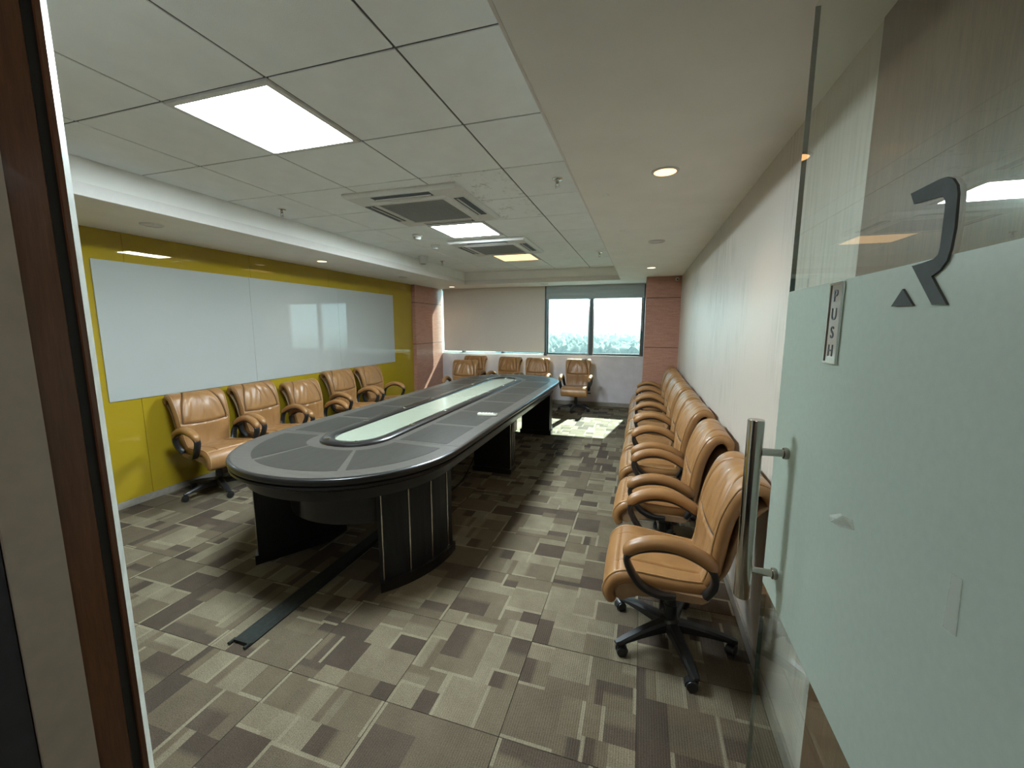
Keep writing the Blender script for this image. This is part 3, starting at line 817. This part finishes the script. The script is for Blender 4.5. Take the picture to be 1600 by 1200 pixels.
def make_chair():
    root = empty('office_chair')
    b = MB().loft(pad(BACK, 96, BW, BT, 1, back_disp, .004)).build('backrest', M['leather'], root, True, 60)
    for sx in (-1, 1): MB().tube(edge_line(BACK, 60, BW, BT, 1, sx, .05, .97), .0050, 6).build('piping', M['piping'], b, True)
    for ln in seam_lines(): MB().tube(ln, .0030, 6).build('seam', M['seam'], b, True)
    MB().loft(pad([(.170, .43), (.222, .52), (.246, .62), (.275, .72), (.318, .80), (.368, .842)], 24, [(0, .18), (.4, .215), (1, .222)], [(0, .012), (1, .010)], 1, None, 0, 12)).build('back_shell', M['seat_side'], root, True, 60)
    s = MB().loft(pad(SEAT, 80, SW, ST, -1, seat_disp, .005)).build('seat', M['leather'], root, True, 60)
    for sx in (-1, 1): MB().tube(edge_line(SEAT, 50, SW, ST, -1, sx, .03, .97), .0050, 6).build('piping', M['piping'], s, True)
    # under-seat pan in the leather of the sides
    side = [(.165, .408), (-.10, .418), (-.20, .422), (-.240, .400), (-.255, .368), (-.248, .336), (-.225, .326), (-.195, .345), (-.150, .362), (-.05, .372), (.14, .376), (.162, .390)]
    rg = []
    for x in (-.224, -.218, .218, .224):
        k = .96 if abs(x) > .22 else 1.0
        rg.append([(x, (y * KY + .03) * k - .03, .375 + (z - .375) * k) for y, z in side])
    MB().loft(rg).build('seat_pan', M['seat_side'], root, True, 30)
    for sx in (-1, 1):
        ap_ = MB(); A = crom([(a, b * KY, c) for a, b, c in [(.262, .175, .560), (.265, .13, .602), (.268, .05, .638), (.269, -.03, .652), (.268, -.105, .645), (.265, -.175, .616), (.261, -.215, .572)]], 34)
        rg = []
        for k, p in enumerate(A):
            u = k / 33; t = (A[min(k + 1, 33)] - A[max(k - 1, 0)]).normalized(); nr = Vector((0, -t.z, t.y))
            if nr.z < 0: nr = -nr
            e = min(k, 33 - k); f = sqrt(max(.02, 1 - ((5 - e) / 5.2) ** 2)) if e < 5 else 1
            hw, ht = .033 * f, .030 * f
            rg.append([(sx * (p.x + hw * cos(a) * (1 if cos(a) * 1 else 1)), (p + nr * ht * sin(a)).y, (p + nr * ht * sin(a)).z) for a in [2 * pi * i / 16 for i in range(16)]])
        if sx < 0: rg = [r[::-1] for r in rg]
        ap_.loft(rg[::-1]).build('armrest', M['leather'], root, True, 60)
        S = crom([(a, b * KY, c) for a, b, c in [(.215, .02, .390), (.235, -.06, .398), (.252, -.135, .438), (.259, -.185, .505), (.261, -.203, .565), (.264, -.163, .602), (.267, -.09, .626), (.267, .0, .630), (.266, .075, .611), (.262, .145, .573), (.257, .170, .53), (.242, .170, .47), (.215, .145, .41)]], 70)
        sp_ = MB(); rg = []
        for k, p in enumerate(S):
            t = (S[min(k + 1, 69)] - S[max(k - 1, 0)]).normalized(); nr = Vector((0, -t.z, t.y)).normalized()
            hw, ht = .024, .0135
            rg.append([(sx * (p.x + i * hw), (p + nr * j * ht).y, (p + nr * j * ht).z) for i, j in ((-1, -.6), (-.7, -1), (.7, -1), (1, -.6), (1, .6), (.7, 1), (-.7, 1), (-1, .6))])
        if sx < 0: rg = [r[::-1] for r in rg]
        sp_.loft(rg).build('arm_support', M['black'], root, True, 50)
    mc = MB(); mc.box(-.222, .222, -.085, -.03, .368, .394, .006).box(-.212, .212, .125, .16, .385, .405, .005)
    mc.loft([[(x * k, y * k + .02, z) for x, y in ((-.075, -.11), (.075, -.11), (.075, .11), (-.075, .11))] for z, k in ((.330, .62), (.345, 1), (.378, 1))])
    mc.build('mechanism', M['black'], root)
    MB().tube([(.05, -.02, .352), (.16, -.03, .352), (.215, -.035, .345)], .005, 6).lathe([(.004, .205), (.011, .21), (.012, .265), (.006, .275)], (0, -.036, .344), 8, 'x').build('lever', M['black'], root, True)
    MB().lathe([(.030, .125), (.030, .20), (.026, .202), (.026, .255), (.022, .257), (.022, .335)], (0, .02, 0), 18).build('gas_column', M['black'], root, True)
    st = MB(); st.lathe([(.030, .068), (.046, .075), (.048, .118), (.036, .132)], (0, .02, 0), 20)
    casters = []
    for k in range(5):
        a = radians(90 + 72 * k); d = Vector((cos(a), sin(a), 0)); n_ = Vector((-sin(a), cos(a), 0)); rg = []
        for r, hw, zt, zb in ((.030, .030, .122, .072), (.09, .027, .118, .074), (.18, .024, .105, .072), (.25, .021, .089, .066), (.290, .019, .078, .061), (.305, .013, .074, .064)):
            c = Vector((0, .02, 0)) + d * r
            rg.append([tuple(c + n_ * x + Vector((0, 0, z))) for x, z in ((-hw, zb), (hw, zb), (hw, zt - .010), (hw * .6, zt), (-hw * .6, zt), (-hw, zt - .010))])
        st.loft(rg); casters.append((a, Vector((0, .02, 0)) + d * .284))
    base = st.build('star_base', M['black'], root, True, 35)
    cm = MB(); cm.lathe([(.006, .045), (.006, .064)], n=8)
    for sx in (-1, 1):
        cm.lathe([(.020, sx * .005), (.0255, sx * .008), (.0265, sx * .014), (.0235, sx * .021), (.010, sx * .023)] if sx > 0 else [(.010, -.023), (.0235, -.021), (.0265, -.014), (.0255, -.008), (.020, -.005)], (0, .010, .0268), 16, 'x')
    hood = []
    for hw_ in (-.016, .016):
        hood.append([(hw_, .010 + .0295 * cos(t_), .0268 + .0295 * sin(t_)) for t_ in [radians(-10 + 150 * i / 10) for i in range(11)]] + [(hw_, .010 + .012 * cos(t_), .0268 + .012 * sin(t_)) for t_ in [radians(140 - 150 * i / 10) for i in range(11)]])
    cm.loft(hood)
    c0 = cm.build('caster', M['black'], base, True, 40)
    for k, (a, p) in enumerate(casters):
        o = c0 if k == 0 else link('caster', c0.data, base)
        o.location = p; o.rotation_euler = (0, 0, a * 2.3 + .6)
    return root

chair0 = make_chair(); used = False
def chair(x, y, rz, label, group, dz=0.0, base_rot=0.0):
    """x,y of the star centre on the floor, rz = turn of the front (-Y) direction"""
    global used
    c = chair0 if not used else copy_tree(chair0); used = True
    c.location = (x, y, 0); c.rotation_euler = (0, 0, radians(rz)); tag(c, label, 'chair', group)
    for ch in c.children:
        nm = ch.name.split('.')[0]
        if nm == 'star_base' and base_rot: ch.rotation_euler = (0, 0, radians(base_rot))
        if dz and nm not in ('star_base', 'gas_column'): ch.location.z += dz
    return c
GR = 'tan leather chairs along the right wall'
ordn = ['first and nearest', 'second', 'third', 'fourth', 'fifth', 'sixth', 'seventh', 'eighth and farthest']
right = [(.168, 2.00, -90, -.005), (.165, 2.77, -91, 0), (.160, 3.45, -89, .01), (.165, 4.07, -91, 0), (.160, 4.70, -90, 0), (.165, 5.33, -90, -.01), (.160, 5.97, -89, 0), (.162, 6.62, -91, 0)]
extra = [', beside the glass door', '', '', '', '', '', '', ', by the wooden pillar']
for i, (x, y, a, dz) in enumerate(right):
    chair(x, y, a, 'tan leather chair, %s in the right wall row%s' % (ordn[i], extra[i]), GR, dz, (0, 3, -4, 5, -3, 2, -5, 4)[i])
GL = 'tan leather chairs along the yellow wall'
left = [(-3.765, 2.75, 82, 0, 'tan leather swivel chair nearest the camera against the yellow wall'),
        (-3.765, 3.38, 87, 0, 'tan leather swivel chair second along the yellow wall, under the board'),
        (-3.72, 3.985, 85, -.05, 'lower rounded tan chair third along the yellow wall'),
        (-3.765, 4.70, 86, .01, 'tan leather chair fourth along the yellow wall'),
        (-3.765, 5.38, 88, 0, 'tan leather chair farthest along the yellow wall, nearest the left pillar')]
for i, (x, y, a, dz, lb) in enumerate(left): chair(x, y, a, lb, GL, dz, (20, 4, -3, 5, -4)[i])
GF = 'tan leather chairs under the far window'
far = [(-3.02, 6.62, 6, 0, 'orange tan chair at far left standing in front of another chair'),
       (-3.22, 7.50, 0, .02, 'tan chair at far left against the wall, hidden behind another chair'),
       (-2.52, 7.50, -10, .01, 'tan chair turned slightly under the far window, behind the table end'),
       (-1.90, 7.50, 2, 0, 'tan chair under the far window whose right arm shows past the table'),
       (-1.12, 7.50, 0, 0, 'tan chair standing free under the open window, right of the table')]
for i, (x, y, a, dz, lb) in enumerate(far): chair(x, y, a, lb, GF, dz, (0, 6, -4, 3, 30)[i])

# ================================================================== GLASS DOOR
DX, DY0, DY1 = .360, .30, 1.255
door = empty('door_1', (DX, DY0, 0), 0, kind='structure')
ZB, ZT = .825, 1.637
def dbox(name, mat, x0, x1, y0, y1, za, zb, parent=door, bev=0): return MB().box(x0 - DX, x1 - DX, y0 - DY0, y1 - DY0, za, zb, bev).build(name, mat, parent)
dbox('glass_pane', M['clear'], DX, DX + .012, DY0, DY1, .012, 2.30)
dbox('glass_edge', M['pane_edge'], DX + .0005, DX + .0115, DY1, DY1 + .0012, .012, 2.30)
dbox('frosted_film', M['frost'], DX - .0011, DX - .0004, DY0, DY1 - .001, ZB, ZT)
# pull handle
hd = MB().lathe([(.018, .843), (.019, .845), (.019, 1.318), (.018, 1.32)], (DX - .08 - DX, 1.135 - DY0, 0), 24).build('door_handle', M['steel'], door, True, 40)
for z in (1.236, .913):
    MB().lathe([(.0095, -.064), (.0095, -.013), (.014, -.012), (.0150, -.006), (.0135, -.0013)], (0, 1.147 - DY0, z), 18, 'x').build('standoff', M['steel'], hd, True, 40)
# dark stylised mark and triangle stuck on the glass
Rm = [(.757, 1.736), (.695, 1.7365), (.684, 1.735), (.672, 1.729), (.663, 1.719), (.659, 1.708), (.656, 1.668), (.658, 1.643), (.662, 1.630), (.672, 1.620), (.687, 1.614), (.651, 1.576), (.678, 1.577), (.732, 1.633), (.710, 1.634), (.687, 1.636), (.680, 1.640), (.678, 1.648), (.679, 1.697), (.681, 1.707), (.687, 1.713), (.746, 1.719)]
def flat_mark(name, poly, mat, x0, x1, parent=door):
    a = [(x0 - DX, y - DY0, z) for y, z in poly]; b = [(x1 - DX, y - DY0, z) for y, z in poly]
    return MB().loft([a[::-1], b[::-1]]).build(name, mat, parent)
flat_mark('letter_mark', Rm, M['mark'], DX - .0045, DX - .0015)
flat_mark('triangle_mark', [(.771, 1.579), (.747, 1.603), (.718, 1.578)], M['mark'], DX - .0045, DX - .0015)
# PUSH plate
pl = MB().box(-.0055, -.0014, .934 - DY0, .988 - DY0, 1.477, 1.633, .0012).build('push_plate', M['chrome'], door)
rim = MB()
for b in ((.934, .988, 1.477, 1.481), (.934, .988, 1.629, 1.633), (.934, .938, 1.481, 1.629), (.984, .988, 1.481, 1.629)):
    rim.box(-.0072, -.0054, b[0] - DY0, b[1] - DY0, b[2], b[3])
rim.build('plate_rim', M['chrome'], pl)
for k, ch in enumerate('PUSH'):
    cu = bpy.data.curves.new('letter', 'FONT'); cu.body = ch; cu.size = .033; cu.extrude = .0004; cu.align_x = 'CENTER'
    to = bpy.data.objects.new('letter_tmp', cu); COL.objects.link(to)
    dg = bpy.context.evaluated_depsgraph_get(); me = bpy.data.meshes.new_from_object(to.evaluated_get(dg)); bpy.data.objects.remove(to)
    me.materials.clear(); me.materials.append(M['label_dark'])
    lt = link('letter', me, pl)
    lt.rotation_euler = (radians(90), 0, radians(-90)); lt.location = (-.0059, .961 - DY0, 1.597 - k * .0352)
# scraps of clear tape left on the glass
flat_mark('tape', [(.888, 1.181), (.846, 1.212), (.812, 1.220), (.803, 1.206), (.850, 1.189)], M['tape'], DX - .0022, DX - .0013)
tp = MB(); tp.add([(-.002, .888 - DY0, 1.181), (-.012, .872 - DY0, 1.200), (-.016, .846 - DY0, 1.206), (-.008, .838 - DY0, 1.219), (-.018, .822 - DY0, 1.214), (-.003, .806 - DY0, 1.207)], [(0, 1, 2), (1, 3, 2), (2, 3, 4), (4, 3, 5)]).build('crumpled_tape', M['tape'], door)
flat_mark('tape', [(.580, 1.263), (.564, 1.265), (.560, 1.197), (.581, 1.194)], M['tape'], DX - .0022, DX - .0013)

# ================================================================== OUTSIDE, SEEN THROUGH THE WINDOW
gnd = MB().box(-1800, 1800, 20, 3000, -18.5, -18).build('ground', M['field']); tag(gnd, kind='structure')
rg_ = random.Random(3); fol = MB()
for k in range(1500):
    y = 225 + 1000 * rg_.random() ** 1.7; x = rg_.uniform(-.34, .12) * y; r = rg_.uniform(2.6, 5.5); h = rg_.uniform(.9, 1.6)
    nu, nv = 7, 4; rings = []
    for j in range(nv + 1):
        t_ = pi * j / nv * .62; rings.append([(x + r * sin(t_ + .15) * cos(2 * pi * i / nu) * rg_.uniform(.6, 1.35), y + r * sin(t_ + .15) * sin(2 * pi * i / nu) * rg_.uniform(.6, 1.35), -18 + r * h * (cos(t_) + .35) * rg_.uniform(.75, 1.2)) for i in range(nu)])
    fol.loft(rings[::-1], False, True)
f_ = fol.build('treetops', M['foliage'], None, True, 80); tag(f_, 'hazy mass of treetops far below the open window', 'trees', None, 'stuff')
def tower(x, y, wd, h, label):
    o = empty('apartment_tower', (x, y, -18), 0, label, 'building', 'distant towers')
    MB().box(-wd / 2, wd / 2, 0, 16, 0, h).box(-wd * .2, wd * .2, 4, 10, h - .01, h + 4).build('walls', M['tower'], o)
    wn_ = MB(); nx = int(wd / 4.2)
    for i in range(nx):
        for j in range(int(h / 3.4) - 1):
            xx = -wd / 2 + (i + .5) * wd / nx; wn_.box(xx - 1.0, xx + 1.0, -.05, .3, 3 + j * 3.4, 4.9 + j * 3.4)
    q = wn_.build('windows', M['tower_win'], o); q['kind'] = 'stuff'
tower(-84, 640, 26, 62, 'pale hazy apartment tower behind the left open window pane')
tower(-122, 700, 30, 66, 'pale hazy apartment tower half hidden behind the blind edge')
tower(-150, 780, 26, 70, 'pale hazy apartment tower behind the middle of the left open pane')
def haze():
    m = N('haze'); v = m.n('VolumeScatter', Density=.0007, Anisotropy=.2, Color=(.86, .97, 1.0, 1)); m.l(v.outputs[0], m.out.inputs['Volume']); return m.m
hz = MB().box(-1500, 1500, 60, 2500, -17.9, 70).build('haze', haze()); tag(hz, 'pale morning haze over the treetops outside', 'haze', None, 'stuff')
